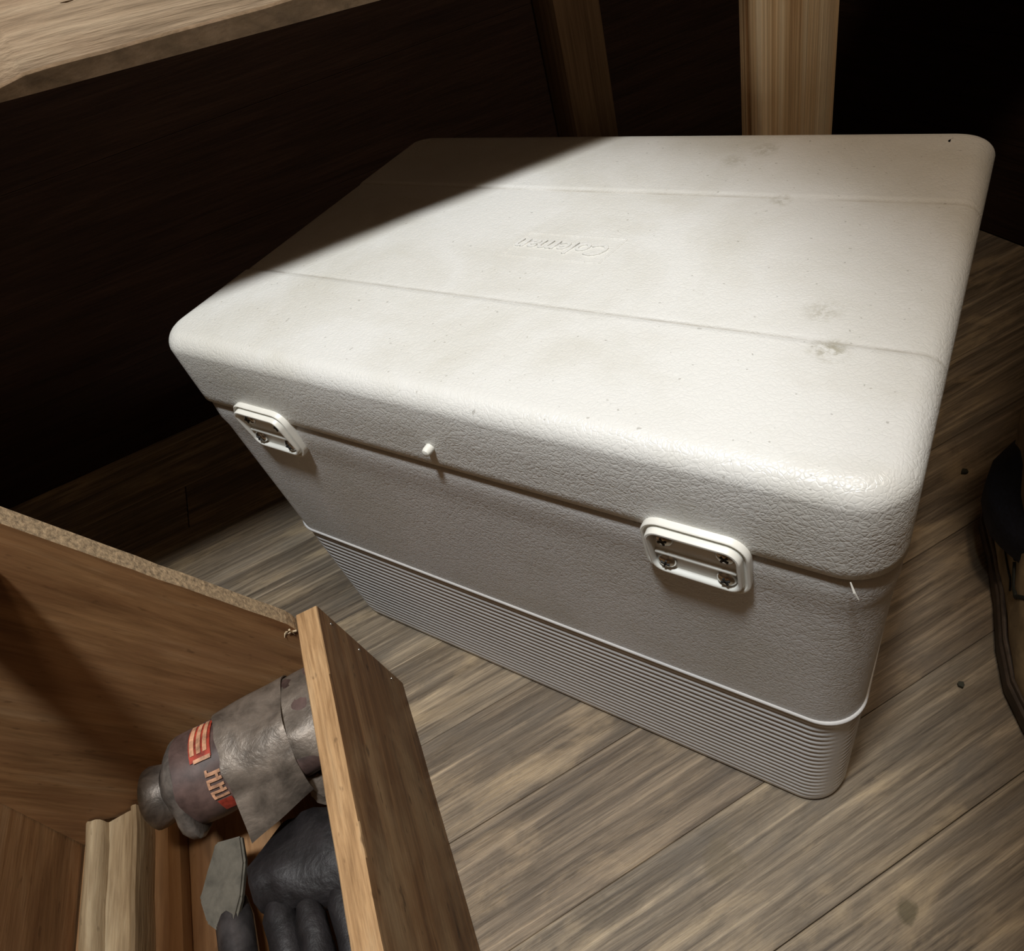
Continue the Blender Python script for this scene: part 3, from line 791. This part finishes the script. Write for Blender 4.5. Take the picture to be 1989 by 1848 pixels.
# ================================================================== person standing at the right (legs only are near the frame)
person = empty('person', (0.410, 0.09, 0.0))
tag(person, 'person standing at the right in dark navy jeans and tan laced boots', 'person')
PX, PY = 0.415, 0.09
def boot(name_sfx, ox, oy, rz):
    # local: toe toward -Y, x across
    out = []
    for (y, l, r) in ((0.105, -0.020, 0.020), (0.098, -0.033, 0.033), (0.075, -0.040, 0.039), (0.03, -0.040, 0.037), (-0.02, -0.043, 0.038), (-0.07, -0.050, 0.043), (-0.11, -0.051, 0.044), (-0.145, -0.043, 0.040), (-0.170, -0.028, 0.030), (-0.180, -0.008, 0.012)):
        out.append((y, l, r))
    mt = Matrix.Translation((ox, oy, 0)) @ Matrix.Rotation(rz, 4, 'Z')
    left = [(l, y) for y, l, r in out]; right = [(r, y) for y, l, r in out][::-1]
    poly = left + right
    def scl(poly, e): 
        cx = sum(p[0] for p in poly) / len(poly); cy = sum(p[1] for p in poly) / len(poly)
        return [(p[0] + math.copysign(min(abs(p[0] - cx), e), p[0] - cx) * (1 if e > 0 else 1), p[1]) for p in poly]
    def grow(poly, f): return [(p[0] * f, -0.03 + (p[1] + 0.03) * (1 + (f - 1) * 0.4)) for p in poly]
    bm = bmesh.new()
    loft(bm, [[(x, y, z) for x, y in grow(poly, f)] for z, f in ((0.0, 0.97), (0.004, 1.0), (0.012, 1.01), (0.018, 1.0), (0.0195, 0.96))])
    bm.transform(mt); s = link('boot_sole', mesh(bm, 'boot_sole', 40), M['sole'], person)
    bm = bmesh.new()
    loft(bm, [[(x, y, z) for x, y in grow(poly, f)] for z, f in ((0.0190, 0.93), (0.020, 0.955), (0.025, 0.955), (0.0262, 0.93))])
    bm.transform(mt); link('boot_welt', mesh(bm, 'boot_welt', 40), M['welt'], person)
    # upper: loft of cross-sections from toe to heel then shaft
    bm = bmesh.new(); rings = []
    for z, f, yc, sy in ((0.024, 0.91, 0, 1.0), (0.034, 0.93, 0, 0.985), (0.046, 0.88, 0.004, 0.95), (0.058, 0.80, 0.016, 0.85), (0.070, 0.74, 0.034, 0.70), (0.084, 0.72, 0.050, 0.56), (0.10, 0.74, 0.060, 0.47), (0.13, 0.78, 0.064, 0.43), (0.17, 0.84, 0.066, 0.42)):
        rings.append([(x * f, (y + 0.035) * sy - 0.035 + yc, z) for x, y in poly])
    loft(bm, rings); 
    bmesh.ops.subdivide_edges(bm, edges=bm.edges[:], cuts=1, use_grid_fill=True, smooth=0.6)
    jitter(bm, 0.003, 22, ox); bm.transform(mt)
    up = link('boot_upper', mesh(bm, 'boot_upper', 70), M['boot'], person)
    # lace loops across the instep
    for k in range(4):
        y = -0.075 + k * 0.026; z = 0.063 + k * 0.011
        bm = bmesh.new(); pts = []
        for q in range(9):
            a = -1 + q / 4
            pts.append((0.030 * a, y + 0.006 * a * (1 if k % 2 else -1), z + 0.006 - 0.014 * a * a))
        tube(bm, pts, [0.0021] * 9, 8); bm.transform(mt)
        link('lace', mesh(bm, 'lace', 60), M['lace'], up)
    from mathutils.bvhtree import BVHTree
    um = up.data
    tree = BVHTree.FromPolygons([v.co.copy() for v in um.vertices], [tuple(p.vertices) for p in um.polygons])
    def laid(name, seeds, r):
        pts = []
        for i in range(len(seeds) - 1):
            for q in range(5):
                t = q / 5; p0 = Vector(seeds[i]); p1 = Vector(seeds[i + 1]); pts.append(p0.lerp(p1, t))
        pts.append(Vector(seeds[-1])); out = []
        for p in pts:
            co, no, _, _ = tree.find_nearest(mt @ p)
            if co is not None: out.append(co + (co - (mt @ Vector((0, p.y, 0.02)))).normalized() * r * 0.4)
        bm = bmesh.new(); tube(bm, out, [r] * len(out), 8)
        link(name, mesh(bm, name, 60), M['lace'], up)
    laid('seam', [(-0.040, 0.060, 0.062), (-0.041, 0.030, 0.055), (-0.043, 0.0, 0.05), (-0.046, -0.03, 0.046)], 0.0010)
    laid('lace', [(-0.030, 0.018, 0.075), (-0.036, 0.004, 0.070), (-0.031, -0.012, 0.070), (-0.020, -0.018, 0.075), (-0.006, -0.016, 0.08)], 0.0021)
    laid('lace', [(-0.034, -0.014, 0.066), (-0.037, -0.030, 0.060), (-0.032, -0.048, 0.060), (-0.020, -0.054, 0.064), (0.0, -0.05, 0.07)], 0.0021)
boot('r', -0.009, 0.0, R(15))
boot('l', 0.23, 0.06, R(14))
def jeans():
    bm = bmesh.new()
    def leg(pts, rad, flat, seed):
        b2 = bmesh.new(); tube(b2, pts, rad, 28, flat=flat, up=(0, 1, 0)); jitter(b2, 0.010, 16, seed)
        tm = bpy.data.meshes.new('t'); b2.to_mesh(tm); b2.free(); bm.from_mesh(tm); bpy.data.meshes.remove(tm)
    leg([(0.006, 0.036, 0.060), (0.006, 0.036, 0.064), (0.010, 0.040, 0.09), (0.022, 0.046, 0.14), (0.026, 0.050, 0.20), (0.016, 0.035, 0.30), (0.006, 0.0, 0.42), (0.03, 0.02, 0.52), (0.06, 0.06, 0.70), (0.09, 0.09, 0.86)], [0.050, 0.080, 0.081, 0.076, 0.072, 0.072, 0.075, 0.078, 0.088, 0.10], 1.15, 1)
    leg([(0.235, 0.095, 0.072), (0.235, 0.095, 0.076), (0.232, 0.10, 0.12), (0.23, 0.10, 0.30), (0.225, 0.07, 0.46), (0.215, 0.085, 0.66), (0.20, 0.10, 0.86)], [0.04, 0.066, 0.066, 0.062, 0.070, 0.084, 0.10], 1.1, 5)
    b2 = bmesh.new(); rings = []
    for z, a, b in ((0.80, 0.10, 0.09), (0.86, 0.155, 0.115), (0.94, 0.165, 0.12), (1.02, 0.155, 0.11), (1.021, 0.14, 0.10)):
        rings.append([(0.145 + a * math.cos(2 * math.pi * k / 28), 0.095 + b * math.sin(2 * math.pi * k / 28), z) for k in range(28)])
    loft(b2, rings); tm = bpy.data.meshes.new('t'); b2.to_mesh(tm); b2.free(); bm.from_mesh(tm); bpy.data.meshes.remove(tm)
    return link('jeans', mesh(bm, 'jeans', 70), M['jean'], person)
jeans()

# ================================================================== bits on the floor
def chip(x, y, s, seed, label):
    bm = bmesh.new(); random.seed(seed)
    poly = [(s * random.uniform(0.6, 1.1) * math.cos(2 * math.pi * k / 6), s * random.uniform(0.5, 1.0) * math.sin(2 * math.pi * k / 6)) for k in range(6)]
    prism(bm, poly, lambda a, p: (p[0], p[1], a + 0.1 * p[0]), 0.0003, 0.003)
    o = link('wood_chip', mesh(bm, 'wood_chip'), M['chip'], None, (x, y, 0.0006)); tag(o, label, 'chip', 'dark chips on the floor')
chip(0.3475, -0.0345, 0.0042, 3, 'dark chip lying on the floor boards left of the boot toe')
chip(0.3215, 0.2305, 0.0045, 5, 'dark chip lying on the floor boards beside the cooler right side')
